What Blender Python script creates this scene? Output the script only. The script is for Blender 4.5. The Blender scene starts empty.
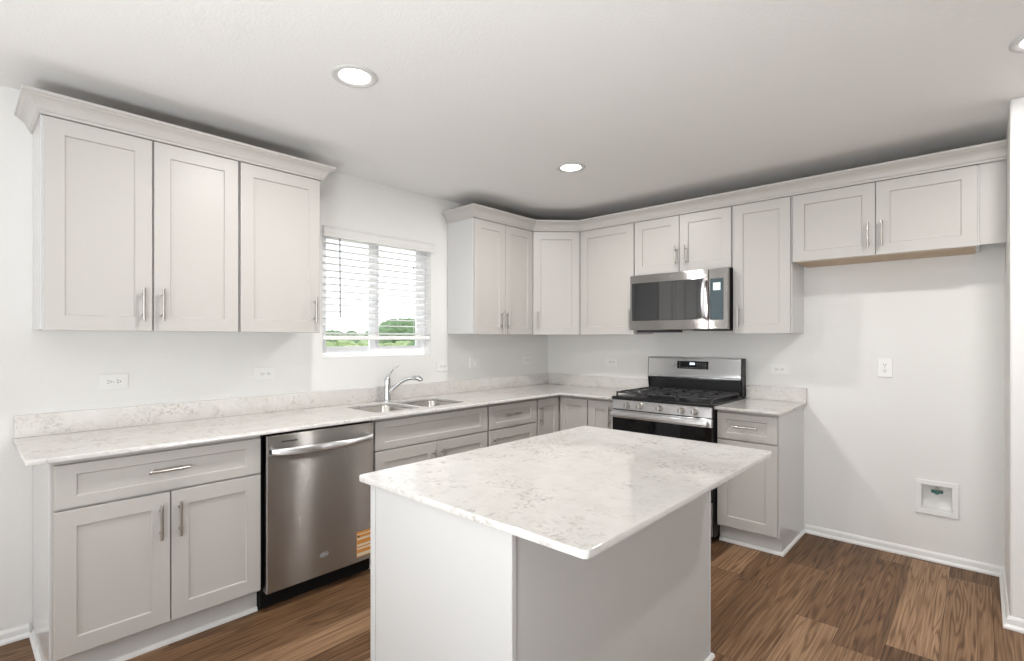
import bpy, bmesh, math, random
from mathutils import Vector, Matrix

scene = bpy.context.scene
col = scene.collection
PI = math.pi

# ---------------------------------------------------------------- camera, world, exposure
cam_d = bpy.data.cameras.new('camera')
cam = bpy.data.objects.new('camera', cam_d)
col.objects.link(cam)
cam.location = (3.2353, -4.0749, 1.364)
cam.rotation_euler = (PI / 2, 0, math.radians(42.429))
cam_d.sensor_width = 36
cam_d.lens = 36 * 513.37 / 1024
cam_d.shift_y = 8.3 / 1024
cam_d.clip_start = 0.02
cam_d.clip_end = 500
scene.camera = cam

vs = scene.view_settings
scene.display_settings.display_device = 'sRGB'
vs.view_transform = 'Standard'
vs.look = 'None'
vs.gamma = 1
vs.use_curve_mapping = False
vs.exposure = -0.12
scene.cycles.use_denoising = True
scene.cycles.max_bounces = 10
scene.cycles.diffuse_bounces = 6
scene.cycles.sample_clamp_indirect = 6
scene.cycles.caustics_reflective = False
scene.cycles.caustics_refractive = False

SKY = 2.2
world = bpy.data.worlds.new('sky')
scene.world = world
world.use_nodes = True
wn = world.node_tree
wn.nodes.clear()
w_out = wn.nodes.new('ShaderNodeOutputWorld')
w_bg = wn.nodes.new('ShaderNodeBackground')
w_tc = wn.nodes.new('ShaderNodeTexCoord')
w_sep = wn.nodes.new('ShaderNodeSeparateXYZ')
w_ramp = wn.nodes.new('ShaderNodeValToRGB')
w_ramp.color_ramp.elements[0].position = 0.0
w_ramp.color_ramp.elements[0].color = (0.97, 0.98, 1.0, 1)
w_ramp.color_ramp.elements[1].position = 0.7
w_ramp.color_ramp.elements[1].color = (0.78, 0.88, 1.0, 1)
w_bg.inputs['Strength'].default_value = SKY
wn.links.new(w_tc.outputs['Generated'], w_sep.inputs[0])
wn.links.new(w_sep.outputs['Z'], w_ramp.inputs[0])
wn.links.new(w_ramp.outputs[0], w_bg.inputs['Color'])
wn.links.new(w_bg.outputs[0], w_out.inputs['Surface'])

CAN_WATTS = 18.0
REAR_WATTS = 105.0
SIDE_WATTS = 12.0
LEFT_WATTS = 36.0
CEILING_FILL_WATTS = 82.0


def area_light(name, loc, rot, sx, sy, watts, color):
    d = bpy.data.lights.new(name, 'AREA')
    d.shape = 'RECTANGLE'
    d.size = sx
    d.size_y = sy
    d.energy = watts
    d.color = color
    o = bpy.data.objects.new(name, d)
    o.location = loc
    o.rotation_euler = rot
    col.objects.link(o)
    return o


# daylight fill added at unseen openings behind the camera, tilted up for the ceiling
area_light('daylight_fill_rear', (3.2, -9.45, 1.25), (PI / 2 + 0.65, 0, 0), 4.4, 2.1, REAR_WATTS, (0.94, 0.97, 1.0))
area_light('daylight_fill_side', (7.45, -5.2, 1.25), (PI / 2 + 0.65, 0, PI / 2), 3.6, 2.1, SIDE_WATTS, (0.94, 0.97, 1.0))
area_light('daylight_fill_left', (-0.16, -7.0, 1.25), (PI / 2 + 0.65, 0, -PI / 2), 2.6, 2.1, LEFT_WATTS, (0.94, 0.97, 1.0))
# fill lamp added behind the camera, aimed up to brighten the ceiling
area_light('ceiling_fill', (2.95, -4.9, 0.78), (PI - 0.34, 0, math.radians(25)), 0.7, 0.7, CEILING_FILL_WATTS, (0.94, 0.98, 1.0))
# the sky outside is sampled through the openings
for nm, loc, rz, sx, sy in (('portal_kitchen', (-0.145, -1.948, 1.67), -PI / 2, 0.92, 0.88), ):
    p_ = area_light(nm, loc, (PI / 2, 0, rz), sx, sy, 1.0, (1, 1, 1))
    p_.data.cycles.is_portal = True


# ---------------------------------------------------------------- materials
def new_mat(name):
    m = bpy.data.materials.new(name)
    m.use_nodes = True
    nt = m.node_tree
    b = nt.nodes['Principled BSDF']
    return m, nt, b


def N(nt, t, **kw):
    n = nt.nodes.new(t)
    for k, v in kw.items():
        setattr(n, k, v)
    return n


def plain(name, color, rough=0.5, metal=0.0, bump=0.0, bscale=200.0, spec=0.5, coat=0.0, mottled=0.0):
    m, nt, b = new_mat(name)
    b.inputs['Base Color'].default_value = (*color, 1)
    b.inputs['Roughness'].default_value = rough
    b.inputs['Metallic'].default_value = metal
    b.inputs['Specular IOR Level'].default_value = spec
    b.inputs['Coat Weight'].default_value = coat
    tc = N(nt, 'ShaderNodeTexCoord')
    no = N(nt, 'ShaderNodeTexNoise')
    no.inputs['Scale'].default_value = bscale
    no.inputs['Detail'].default_value = 4
    nt.links.new(tc.outputs['Object'], no.inputs['Vector'])
    if bump:
        bp = N(nt, 'ShaderNodeBump')
        bp.inputs['Strength'].default_value = bump
        bp.inputs['Distance'].default_value = 0.002
        nt.links.new(no.outputs['Fac'], bp.inputs['Height'])
        nt.links.new(bp.outputs[0], b.inputs['Normal'])
    if mottled:
        mx = N(nt, 'ShaderNodeMix', data_type='RGBA')
        mx.inputs['A'].default_value = (*[c * (1 - mottled) for c in color], 1)
        mx.inputs['B'].default_value = (*[min(1, c * (1 + mottled)) for c in color], 1)
        nt.links.new(no.outputs['Fac'], mx.inputs['Factor'])
        nt.links.new(mx.outputs['Result'], b.inputs['Base Color'])
    return m


def emit(name, color, strength):
    m, nt, b = new_mat(name)
    b.inputs['Base Color'].default_value = (*color, 1)
    b.inputs['Emission Color'].default_value = (*color, 1)
    b.inputs['Emission Strength'].default_value = strength
    return m


def steel(name, color=(0.44, 0.43, 0.42), rough=0.20, spread=1.1):
    """stainless brushed sideways: the fine grooves tip the normal up and down, so reflections smear into vertical streaks"""
    m, nt, b = new_mat(name)
    b.inputs['Base Color'].default_value = (*color, 1)
    b.inputs['Metallic'].default_value = 1.0
    b.inputs['Roughness'].default_value = rough
    b.inputs['Anisotropic'].default_value = 1.0
    b.inputs['Anisotropic Rotation'].default_value = 0.25
    L = nt.links.new
    tg = N(nt, 'ShaderNodeTangent', direction_type='RADIAL', axis='Z')
    L(tg.outputs[0], b.inputs['Tangent'])
    ge = N(nt, 'ShaderNodeNewGeometry')
    sc_ = N(nt, 'ShaderNodeVectorMath', operation='SCALE')
    sc_.inputs['Scale'].default_value = 5000.0
    L(ge.outputs['Position'], sc_.inputs[0])
    w1 = N(nt, 'ShaderNodeTexWhiteNoise', noise_dimensions='3D')
    L(sc_.outputs[0], w1.inputs['Vector'])
    sp_ = N(nt, 'ShaderNodeSeparateColor')
    L(w1.outputs['Color'], sp_.inputs[0])
    a1 = N(nt, 'ShaderNodeMath', operation='ADD')
    L(sp_.outputs[0], a1.inputs[0]); L(sp_.outputs[1], a1.inputs[1])
    a2 = N(nt, 'ShaderNodeMath', operation='MULTIPLY_ADD')
    a2.inputs[1].default_value = spread * 0.5
    a2.inputs[2].default_value = -spread * 0.5
    L(a1.outputs[0], a2.inputs[0])
    cb = N(nt, 'ShaderNodeCombineXYZ')
    L(a2.outputs[0], cb.inputs[2])
    ad = N(nt, 'ShaderNodeVectorMath', operation='ADD')
    L(ge.outputs['Normal'], ad.inputs[0]); L(cb.outputs[0], ad.inputs[1])
    nn = N(nt, 'ShaderNodeVectorMath', operation='NORMALIZE')
    L(ad.outputs[0], nn.inputs[0])
    L(nn.outputs[0], b.inputs['Normal'])
    return m


def quartz(name):
    m, nt, b = new_mat(name)
    tc = N(nt, 'ShaderNodeTexCoord')
    n1 = N(nt, 'ShaderNodeTexNoise')
    n1.inputs['Scale'].default_value = 4.5
    n1.inputs['Detail'].default_value = 6
    n1.inputs['Roughness'].default_value = 0.62
    n1.inputs['Distortion'].default_value = 1.4
    n2 = N(nt, 'ShaderNodeTexNoise')
    n2.inputs['Scale'].default_value = 55
    n2.inputs['Detail'].default_value = 5
    n2.inputs['Roughness'].default_value = 0.6
    n2.inputs['Distortion'].default_value = 0.8
    n3 = N(nt, 'ShaderNodeTexNoise')
    n3.inputs['Scale'].default_value = 14
    n3.inputs['Detail'].default_value = 3
    for n in (n1, n2, n3):
        nt.links.new(tc.outputs['Object'], n.inputs['Vector'])
    r1 = N(nt, 'ShaderNodeMapRange', interpolation_type='SMOOTHSTEP')
    r1.inputs['From Min'].default_value = 0.40
    r1.inputs['From Max'].default_value = 0.70
    r2 = N(nt, 'ShaderNodeMapRange', interpolation_type='SMOOTHSTEP')
    r2.inputs['From Min'].default_value = 0.46
    r2.inputs['From Max'].default_value = 0.66
    nt.links.new(n1.outputs['Fac'], r1.inputs['Value'])
    nt.links.new(n2.outputs['Fac'], r2.inputs['Value'])
    mul = N(nt, 'ShaderNodeMath', operation='MULTIPLY')
    nt.links.new(r1.outputs[0], mul.inputs[0])
    nt.links.new(r2.outputs[0], mul.inputs[1])
    base = N(nt, 'ShaderNodeMix', data_type='RGBA')
    base.inputs['A'].default_value = (0.57, 0.55, 0.525, 1)
    base.inputs['B'].default_value = (0.69, 0.675, 0.655, 1)
    nt.links.new(n3.outputs['Fac'], base.inputs['Factor'])
    vein = N(nt, 'ShaderNodeMix', data_type='RGBA')
    vein.inputs['B'].default_value = (0.40, 0.37, 0.345, 1)
    nt.links.new(mul.outputs[0], vein.inputs['Factor'])
    nt.links.new(base.outputs['Result'], vein.inputs['A'])
    nt.links.new(vein.outputs['Result'], b.inputs['Base Color'])
    b.inputs['Roughness'].default_value = 0.05
    return m


def plank_floor(name):
    m, nt, b = new_mat(name)
    L = nt.links.new
    tc = N(nt, 'ShaderNodeTexCoord')
    sep = N(nt, 'ShaderNodeSeparateXYZ')
    L(tc.outputs['Object'], sep.inputs[0])

    def mth(op, a, bb=None, c=None):
        n = N(nt, 'ShaderNodeMath', operation=op)
        for i, v in enumerate((a, bb, c)):
            if v is None:
                continue
            if isinstance(v, (int, float)):
                n.inputs[i].default_value = v
            else:
                L(v, n.inputs[i])
        return n.outputs[0]
    W, LEN = 0.18, 1.22
    u = mth('DIVIDE', mth('ADD', sep.outputs['X'], 0.141), W)
    row = mth('FLOOR', u)
    wn1 = N(nt, 'ShaderNodeTexWhiteNoise', noise_dimensions='1D')
    L(row, wn1.inputs['W'])
    v = mth('ADD', mth('DIVIDE', sep.outputs['Y'], LEN), mth('MULTIPLY', wn1.outputs['Value'], 7.31))
    idx = mth('FLOOR', v)
    cv = N(nt, 'ShaderNodeCombineXYZ')
    L(row, cv.inputs[0]); L(idx, cv.inputs[1])
    wn2 = N(nt, 'ShaderNodeTexWhiteNoise', noise_dimensions='2D')
    L(cv.outputs[0], wn2.inputs['Vector'])
    rnd = wn2.outputs['Value']
    # grain, a long stretched noise that differs from plank to plank
    gv = N(nt, 'ShaderNodeCombineXYZ')
    L(mth('MULTIPLY', sep.outputs['X'], 14.0), gv.inputs[0])
    L(mth('MULTIPLY', sep.outputs['Y'], 0.62), gv.inputs[1])
    L(mth('MULTIPLY', rnd, 37.0), gv.inputs[2])
    g1 = N(nt, 'ShaderNodeTexNoise')
    g1.inputs['Scale'].default_value = 1.0
    g1.inputs['Detail'].default_value = 2
    g1.inputs['Distortion'].default_value = 0.25
    L(gv.outputs[0], g1.inputs['Vector'])
    # cathedral rings: contour lines of the stretched noise
    ring = mth('SINE', mth('MULTIPLY', g1.outputs['Fac'], 70.0))
    ring = mth('POWER', mth('MULTIPLY_ADD', ring, 0.5, 0.5), 3.0)
    gv2 = N(nt, 'ShaderNodeCombineXYZ')
    L(mth('MULTIPLY', sep.outputs['X'], 130.0), gv2.inputs[0])
    L(mth('MULTIPLY', sep.outputs['Y'], 2.6), gv2.inputs[1])
    L(mth('MULTIPLY', rnd, 11.0), gv2.inputs[2])
    g2 = N(nt, 'ShaderNodeTexNoise')
    g2.inputs['Scale'].default_value = 1.0
    g2.inputs['Detail'].default_value = 5
    g2.inputs['Roughness'].default_value = 0.65
    L(gv2.outputs[0], g2.inputs['Vector'])
    g3 = N(nt, 'ShaderNodeTexNoise')
    g3.inputs['Scale'].default_value = 0.55
    g3.inputs['Detail'].default_value = 3
    L(gv.outputs[0], g3.inputs['Vector'])
    rp = N(nt, 'ShaderNodeValToRGB')
    e = rp.color_ramp.elements
    e[0].position = 0.0; e[0].color = (0.045, 0.021, 0.010, 1)
    e[1].position = 1.0; e[1].color = (0.38, 0.24, 0.140, 1)
    e.new(0.5).color = (0.170, 0.092, 0.046, 1)
    tone = mth('ADD', mth('MULTIPLY', rnd, 0.54), mth('MULTIPLY', g2.outputs['Fac'], 1.15))
    tone = mth('ADD', tone, mth('MULTIPLY', g3.outputs['Fac'], 0.46))
    tone = mth('SUBTRACT', tone, mth('MULTIPLY', mth('MULTIPLY', ring, mth('SMOOTH_MIN', 1.0, mth('MULTIPLY', g3.outputs['Fac'], 1.4), 0.2)), 0.42))
    tone = mth('SUBTRACT', tone, 0.50)
    L(tone, rp.inputs[0])
    # seams
    fu = mth('FRACT', u)
    fv = mth('FRACT', v)
    du = mth('MINIMUM', fu, mth('SUBTRACT', 1.0, fu))
    dv = mth('MINIMUM', fv, mth('SUBTRACT', 1.0, fv))
    seam = mth('MAXIMUM', mth('LESS_THAN', du, 0.007), mth('LESS_THAN', dv, 0.0012))
    mx = N(nt, 'ShaderNodeMix', data_type='RGBA')
    L(mth('MULTIPLY', seam, 0.75), mx.inputs['Factor'])
    L(rp.outputs[0], mx.inputs['A'])
    mx.inputs['B'].default_value = (0.035, 0.02, 0.013, 1)
    L(mx.outputs['Result'], b.inputs['Base Color'])
    bp = N(nt, 'ShaderNodeBump')
    bp.inputs['Strength'].default_value = 0.12
    bp.inputs['Distance'].default_value = 0.002
    L(g2.outputs['Fac'], bp.inputs['Height'])
    L(bp.outputs[0], b.inputs['Normal'])
    b.inputs['Roughness'].default_value = 0.48
    b.inputs['Specular IOR Level'].default_value = 0.22
    return m


def pane_glass(name):
    m, nt, b = new_mat(name)
    nt.nodes.remove(b)
    out = nt.nodes['Material Output']
    t = N(nt, 'ShaderNodeBsdfTransparent')
    g = N(nt, 'ShaderNodeBsdfGlossy')
    g.inputs['Roughness'].default_value = 0.02
    lw = N(nt, 'ShaderNodeLayerWeight')
    pw = N(nt, 'ShaderNodeMath', operation='POWER')
    nt.links.new(lw.outputs['Facing'], pw.inputs[0])
    pw.inputs[1].default_value = 5.0
    fr = N(nt, 'ShaderNodeMath', operation='MULTIPLY_ADD')
    nt.links.new(pw.outputs[0], fr.inputs[0])
    fr.inputs[1].default_value = 0.6
    fr.inputs[2].default_value = 0.03
    mx = N(nt, 'ShaderNodeMixShader')
    nt.links.new(fr.outputs[0], mx.inputs[0])
    nt.links.new(t.outputs[0], mx.inputs[1])
    nt.links.new(g.outputs[0], mx.inputs[2])
    nt.links.new(mx.outputs[0], out.inputs['Surface'])
    return m


M = {
    'wall': plain('wall_paint', (0.74, 0.735, 0.72), 0.75, bump=0.5, bscale=80),
    'ceiling': plain('ceiling_paint', (0.84, 0.84, 0.835), 0.9, bump=0.6, bscale=110),
    'wall_trim': plain('valance_paint', (0.70, 0.695, 0.68), 0.5),
    'trim': plain('trim_paint', (0.80, 0.80, 0.79), 0.35),
    'lamp_trim': plain('lamp_trim', (0.62, 0.62, 0.61), 0.4),
    'cab': plain('cabinet_lacquer', (0.485, 0.468, 0.447), 0.38, bump=0.02, bscale=60, spec=0.4),
    'side': plain('lit_cabinet_side', (0.60, 0.60, 0.598), 0.20),  # cabinet finish lightened on the sides, standing in for window light
    'panel': plain('side_panel_lacquer', (0.56, 0.557, 0.55), 0.33, bump=0.02, bscale=60),
    'carcass': plain('raw_plywood', (0.52, 0.40, 0.28), 0.6, mottled=0.12, bscale=12),
    'shaded_raw_top': plain('shaded_cabinet_top', (0.20, 0.145, 0.10), 0.8, mottled=0.15, bscale=8),  # raw wood tops, browned darker to deepen the shade above the crown
    'nickel': plain('brushed_nickel', (0.48, 0.46, 0.43), 0.30, 1.0, bump=0.03, bscale=400),
    'chrome': plain('chrome', (0.70, 0.71, 0.72), 0.09, 1.0),
    'steel': steel('brushed_stainless'),
    'steel_light': steel('bright_stainless', (0.80, 0.81, 0.83), 0.36, 0.35),
    'sink_steel': plain('sink_stainless', (0.62, 0.60, 0.57), 0.24, 1.0, bump=0.02, bscale=300),
    'black': plain('black_enamel', (0.008, 0.008, 0.009), 0.32, spec=0.35),
    'black_matt': plain('black_matt', (0.004, 0.004, 0.004), 0.7, spec=0.2),
    'iron': plain('cast_iron', (0.035, 0.035, 0.037), 0.48, bump=0.2, bscale=300),
    'black_glass': plain('black_glass', (0.004, 0.004, 0.005), 0.05, spec=0.3),
    'mw_glass': plain('microwave_glass', (0.012, 0.014, 0.016), 0.04, spec=0.9, coat=1.0),
    'reflection_key_glass': plain('reflection_key_glass', (0.045, 0.075, 0.09), 0.05, spec=0.8),  # blue tint painted in for the window's reflection
    'quartz': quartz('speckled_quartz'),
    'floor': plank_floor('vinyl_plank'),
    'vinyl': plain('white_vinyl', (0.90, 0.91, 0.92), 0.35),
    'slat': plain('blind_slat_paint', (0.88, 0.88, 0.88), 0.5),
    'wand': plain('wand_plastic', (0.30, 0.31, 0.32), 0.3),
    'plastic': plain('white_plastic', (0.77, 0.768, 0.755), 0.35),
    'slot': plain('dark_slot', (0.03, 0.03, 0.03), 0.6),
    'pane': pane_glass('window_glass'),
    'lens': emit('lamp_lens', (1.0, 0.965, 0.91), 9.0),
    'digits': emit('display_digits', (0.75, 0.9, 1.0), 2.0),
    'print': plain('grey_print', (0.32, 0.34, 0.36), 0.5),
    'orange': plain('orange_label', (0.62, 0.27, 0.06), 0.45, mottled=0.1, bscale=30),
    'cream': plain('cream_stripe', (0.72, 0.62, 0.48), 0.45),
    'brass': plain('valve_green', (0.03, 0.12, 0.10), 0.4),
    'leaf_dark': plain('leaves_dark', (0.17, 0.26, 0.12), 0.8, mottled=0.5, bscale=3),
    'leaf_mid': plain('leaves_mid', (0.36, 0.44, 0.20), 0.8, mottled=0.45, bscale=3),
    'leaf_dry': plain('leaves_dry', (0.56, 0.55, 0.30), 0.8, mottled=0.4, bscale=2),
    'bark': plain('bark', (0.12, 0.09, 0.065), 0.9),
    'field': plain('dry_grass', (0.66, 0.60, 0.44), 0.95, mottled=0.3, bscale=0.4),
}


# ---------------------------------------------------------------- mesh helpers
class MB:
    def __init__(s):
        s.bm = bmesh.new()

    def add(s, bm, mat=None):
        if mat is not None:
            bmesh.ops.transform(bm, matrix=mat, verts=bm.verts)
        me = bpy.data.meshes.new('tmp')
        bm.to_mesh(me)
        bm.free()
        s.bm.from_mesh(me)
        bpy.data.meshes.remove(me)
        return s

    def box(s, x0, x1, y0, y1, z0, z1, bev=0.0, seg=1, mat=None):
        b = bmesh.new()
        bmesh.ops.create_cube(b, size=1)
        for v in b.verts:
            v.co = Vector(((x0 + x1) / 2 + v.co.x * (x1 - x0), (y0 + y1) / 2 + v.co.y * (y1 - y0),
                           (z0 + z1) / 2 + v.co.z * (z1 - z0)))
        if bev:
            bmesh.ops.bevel(b, geom=list(b.edges), offset=bev, segments=seg, affect='EDGES', profile=0.5)
        return s.add(b, mat)

    def prism(s, poly, a0, a1, axis='z', bev=0.0):
        """poly: 2-D outline; extruded along axis from a0 to a1 (x: (y,z), y: (x,z), z: (x,y))"""
        b = bmesh.new()

        def co(p, a):
            return {'x': (a, p[0], p[1]), 'y': (p[0], a, p[1]), 'z': (p[0], p[1], a)}[axis]
        lo = [b.verts.new(co(p, a0)) for p in poly]
        hi = [b.verts.new(co(p, a1)) for p in poly]
        n = len(poly)
        b.faces.new(lo)
        b.faces.new(hi)
        for i in range(n):
            b.faces.new((lo[i], lo[(i + 1) % n], hi[(i + 1) % n], hi[i]))
        bmesh.ops.recalc_face_normals(b, faces=list(b.faces))
        if bev:
            bmesh.ops.bevel(b, geom=list(b.edges), offset=bev, segments=1, affect='EDGES', profile=0.5)
        return s.add(b)

    def tube(s, pts, r, n=12, cap=True):
        """swept round tube; r is a number or a list"""
        b = bmesh.new()
        pts = [Vector(p) for p in pts]
        rs = r if isinstance(r, (list, tuple)) else [r] * len(pts)
        t0 = (pts[1] - pts[0]).normalized()
        up = Vector((0, 0, 1)) if abs(t0.z) < 0.9 else Vector((1, 0, 0))
        rings = []
        for i, p in enumerate(pts):
            if i == 0:
                t = pts[1] - pts[0]
            elif i == len(pts) - 1:
                t = pts[-1] - pts[-2]
            else:
                t = (pts[i + 1] - pts[i]).normalized() + (pts[i] - pts[i - 1]).normalized()
            t.normalize()
            a = t.cross(up)
            if a.length < 1e-4:
                a = t.cross(Vector((0, 1, 0)))
            a.normalize()
            c = a.cross(t).normalized()
            up = c
            rings.append([b.verts.new(p + (a * math.cos(2 * PI * k / n) + c * math.sin(2 * PI * k / n)) * rs[i])
                          for k in range(n)])
        for i in range(len(rings) - 1):
            for k in range(n):
                b.faces.new((rings[i][k], rings[i][(k + 1) % n], rings[i + 1][(k + 1) % n], rings[i + 1][k]))
        if cap:
            b.faces.new(rings[0])
            b.faces.new(rings[-1])
        bmesh.ops.recalc_face_normals(b, faces=list(b.faces))
        return s.add(b)

    def lathe(s, prof, c=(0, 0, 0), n=32, axis='z'):
        """profile of (radius, height), revolved"""
        b = bmesh.new()
        rings = []
        for r, h in prof:
            if r < 1e-6:
                rings.append([b.verts.new((0, 0, h))])
            else:
                rings.append([b.verts.new((r * math.cos(2 * PI * k / n), r * math.sin(2 * PI * k / n), h)) for k in range(n)])
        for i in range(len(rings) - 1):
            A, B = rings[i], rings[i + 1]
            for k in range(n):
                k2 = (k + 1) % n
                if len(A) == 1 and len(B) == 1:
                    continue
                if len(A) == 1:
                    b.faces.new((A[0], B[k], B[k2]))
                elif len(B) == 1:
                    b.faces.new((A[k], A[k2], B[0]))
                else:
                    b.faces.new((A[k], A[k2], B[k2], B[k]))
        bmesh.ops.recalc_face_normals(b, faces=list(b.faces))
        m = Matrix.Translation(c)
        if axis == 'y':
            m = m @ Matrix.Rotation(PI / 2, 4, 'X')      # +h -> -y
        elif axis == 'x':
            m = m @ Matrix.Rotation(PI / 2, 4, 'Y')      # +h -> +x
        return s.add(b, m)

    def sweep(s, path, prof):
        """mitred moulding: path = floor-plan polyline, prof = (out, z); out is to the right of travel"""
        b = bmesh.new()
        P = [Vector((p[0], p[1])) for p in path]
        rings = []
        for i, p in enumerate(P):
            if i == 0:
                d = (P[1] - P[0]).normalized()
                nrm = Vector((d.y, -d.x))
            elif i == len(P) - 1:
                d = (P[-1] - P[-2]).normalized()
                nrm = Vector((d.y, -d.x))
            else:
                d1 = (P[i] - P[i - 1]).normalized()
                d2 = (P[i + 1] - P[i]).normalized()
                n1, n2 = Vector((d1.y, -d1.x)), Vector((d2.y, -d2.x))
                nrm = (n1 + n2)
                nrm = nrm / nrm.length / math.cos(n1.angle(n2) / 2)
            rings.append([b.verts.new((p.x + nrm.x * o, p.y + nrm.y * o, z)) for o, z in prof])
        n = len(prof)
        for i in range(len(rings) - 1):
            for k in range(n):
                b.faces.new((rings[i][k], rings[i][(k + 1) % n], rings[i + 1][(k + 1) % n], rings[i + 1][k]))
        b.faces.new(rings[0])
        b.faces.new(rings[-1])
        bmesh.ops.recalc_face_normals(b, faces=list(b.faces))
        return s.add(b)

    def rings(s, loops, close_first=True, close_last=True):
        """skin consecutive vertex loops"""
        b = bmesh.new()
        R = [[b.verts.new(p) for p in l] for l in loops]
        n = len(R[0])
        for i in range(len(R) - 1):
            for k in range(n):
                b.faces.new((R[i][k], R[i][(k + 1) % n], R[i + 1][(k + 1) % n], R[i + 1][k]))
        if close_first:
            b.faces.new(R[0])
        if close_last:
            b.faces.new(R[-1])
        bmesh.ops.recalc_face_normals(b, faces=list(b.faces))
        return s.add(b)

    def build(s, name, mat, parent=None, smooth=False, loc=None):
        me = bpy.data.meshes.new(name)
        s.bm.to_mesh(me)
        s.bm.free()
        me.materials.append(mat)
        if smooth:
            for p in me.polygons:
                p.use_smooth = True
            if hasattr(me, 'set_sharp_from_angle'):
                me.set_sharp_from_angle(angle=math.radians(40))
        o = bpy.data.objects.new(name, me)
        col.objects.link(o)
        if parent is not None:
            o.parent = parent
        if loc is not None:
            o.location = loc
        return o


def thing(name, label, cat, loc=(0, 0, 0), rz=0.0, group=None):
    o = bpy.data.objects.new(name, None)
    o.empty_display_size = 0.1
    col.objects.link(o)
    o.location = loc
    o.rotation_euler = (0, 0, rz)
    o['label'] = label
    o['category'] = cat
    if group:
        o['group'] = group
    return o


def tag(o, label, cat, group=None):
    o['label'] = label
    o['category'] = cat
    if group:
        o['group'] = group
    return o


def structure(o):
    o['kind'] = 'structure'
    return o


def rrect(x0, x1, y0, y1, r, n=6):
    pts = []
    for cx, cy, a in ((x1 - r, y1 - r, 0), (x0 + r, y1 - r, PI / 2), (x0 + r, y0 + r, PI), (x1 - r, y0 + r, 1.5 * PI)):
        for k in range(n + 1):
            t = a + PI / 2 * k / n
            pts.append((cx + r * math.cos(t), cy + r * math.sin(t)))
    return pts


def slab_with_holes(outer, holes, z0, z1, bev=0.003):
    """flat slab with through holes, top edges eased, made as one mesh"""
    cu = bpy.data.curves.new('slab', 'CURVE')
    cu.dimensions = '2D'
    cu.fill_mode = 'BOTH'
    for pts in [outer] + holes:
        sp = cu.splines.new('POLY')
        sp.points.add(len(pts) - 1)
        for p, q in zip(sp.points, pts):
            p.co = (q[0], q[1], 0, 1)
        sp.use_cyclic_u = True
    cu.extrude = (z1 - z0) / 2 - bev
    cu.bevel_depth = bev
    cu.bevel_resolution = 1
    cu.offset = -bev
    ob = bpy.data.objects.new('slab', cu)
    col.objects.link(ob)
    dg = bpy.context.evaluated_depsgraph_get()
    me = bpy.data.meshes.new_from_object(ob.evaluated_get(dg))
    bpy.data.objects.remove(ob)
    bpy.data.curves.remove(cu)
    b = bmesh.new()
    b.from_mesh(me)
    bpy.data.meshes.remove(me)
    bmesh.ops.translate(b, verts=b.verts, vec=(0, 0, (z0 + z1) / 2))
    return b


# ---------------------------------------------------------------- room shell
CEIL = 2.497
PX, PY = 3.335, -0.70            # pantry corner that closes the fridge recess
RX, RY = 7.3, -9.3               # far ends of the open-plan room
WY0, WY1, WZ0, WZ1 = -2.404, -1.492, 1.232, 2.118   # kitchen window opening

structure(MB().box(-0.14, RX + 0.14, RY - 0.14, 0.14, -0.12, 0).build('floor', M['floor']))
structure(MB().box(-0.14, RX + 0.14, RY - 0.14, 0.14, CEIL, CEIL + 0.12).build('ceiling', M['ceiling']))

w = MB()
w.box(-0.14, 0, RY - 0.14, -8.3, 0, CEIL)
w.box(-0.14, 0, -8.3, -5.7, 0, 0.2)
w.box(-0.14, 0, -8.3, -5.7, 2.3, CEIL)
w.box(-0.14, 0, -5.7, WY0, 0, CEIL)
w.box(-0.14, 0, WY1, 0.14, 0, CEIL)
w.box(-0.14, 0, WY0, WY1, 0, WZ0)
w.box(-0.14, 0, WY0, WY1, WZ1, CEIL)
structure(w.build('wall_left', M['wall']))
w = MB()          # with the cut-out for the water supply box
w.box(0, 2.958, 0, 0.14, 0, CEIL)
w.box(3.110, PX, 0, 0.14, 0, CEIL)
w.box(2.958, 3.110, 0, 0.14, 0, 0.309)
w.box(2.958, 3.110, 0, 0.14, 0.467, CEIL)
structure(w.build('wall_back', M['wall']))
structure(MB().box(PX, RX, PY, 0.14, 0, CEIL, bev=0.012, seg=3).build('wall_right', M['wall']))
w = MB()
w.box(0, 1.0, RY - 0.14, RY, 0, CEIL)
w.box(5.4, RX, RY - 0.14, RY, 0, CEIL)
w.box(1.0, 5.4, RY - 0.14, RY, 2.3, CEIL)
w.box(1.0, 5.4, RY - 0.14, RY, 0, 0.2)
structure(w.build('wall_rear', M['wall']))
w = MB()
w.box(RX, RX + 0.14, RY, -7.0, 0, CEIL)
w.box(RX, RX + 0.14, -3.4, PY, 0, CEIL)
w.box(RX, RX + 0.14, -7.0, -3.4, 2.3, CEIL)
w.box(RX, RX + 0.14, -7.0, -3.4, 0, 0.2)
structure(w.build('wall_far', M['wall']))

BB = [(0, 0), (0.024, 0), (0.024, 0.010), (0.016, 0.018), (0.012, 0.020), (0.012, 0.044), (0.006, 0.054), (0, 0.057)]
structure(MB().sweep([(2.32, 0), (PX, 0), (PX, PY), (RX, PY)], BB).build('baseboard_back', M['trim']))
structure(MB().sweep([(0, RY), (0, -3.83)], BB).build('baseboard_left', M['trim']))

# kitchen window: horizontal slider in a plastered recess
win = bpy.data.objects.new('window_1', None)
col.objects.link(win)
structure(win)
win.location = (0, (WY0 + WY1) / 2, WZ0)
HW, WH = (WY1 - WY0) / 2, WZ1 - WZ0


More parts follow.
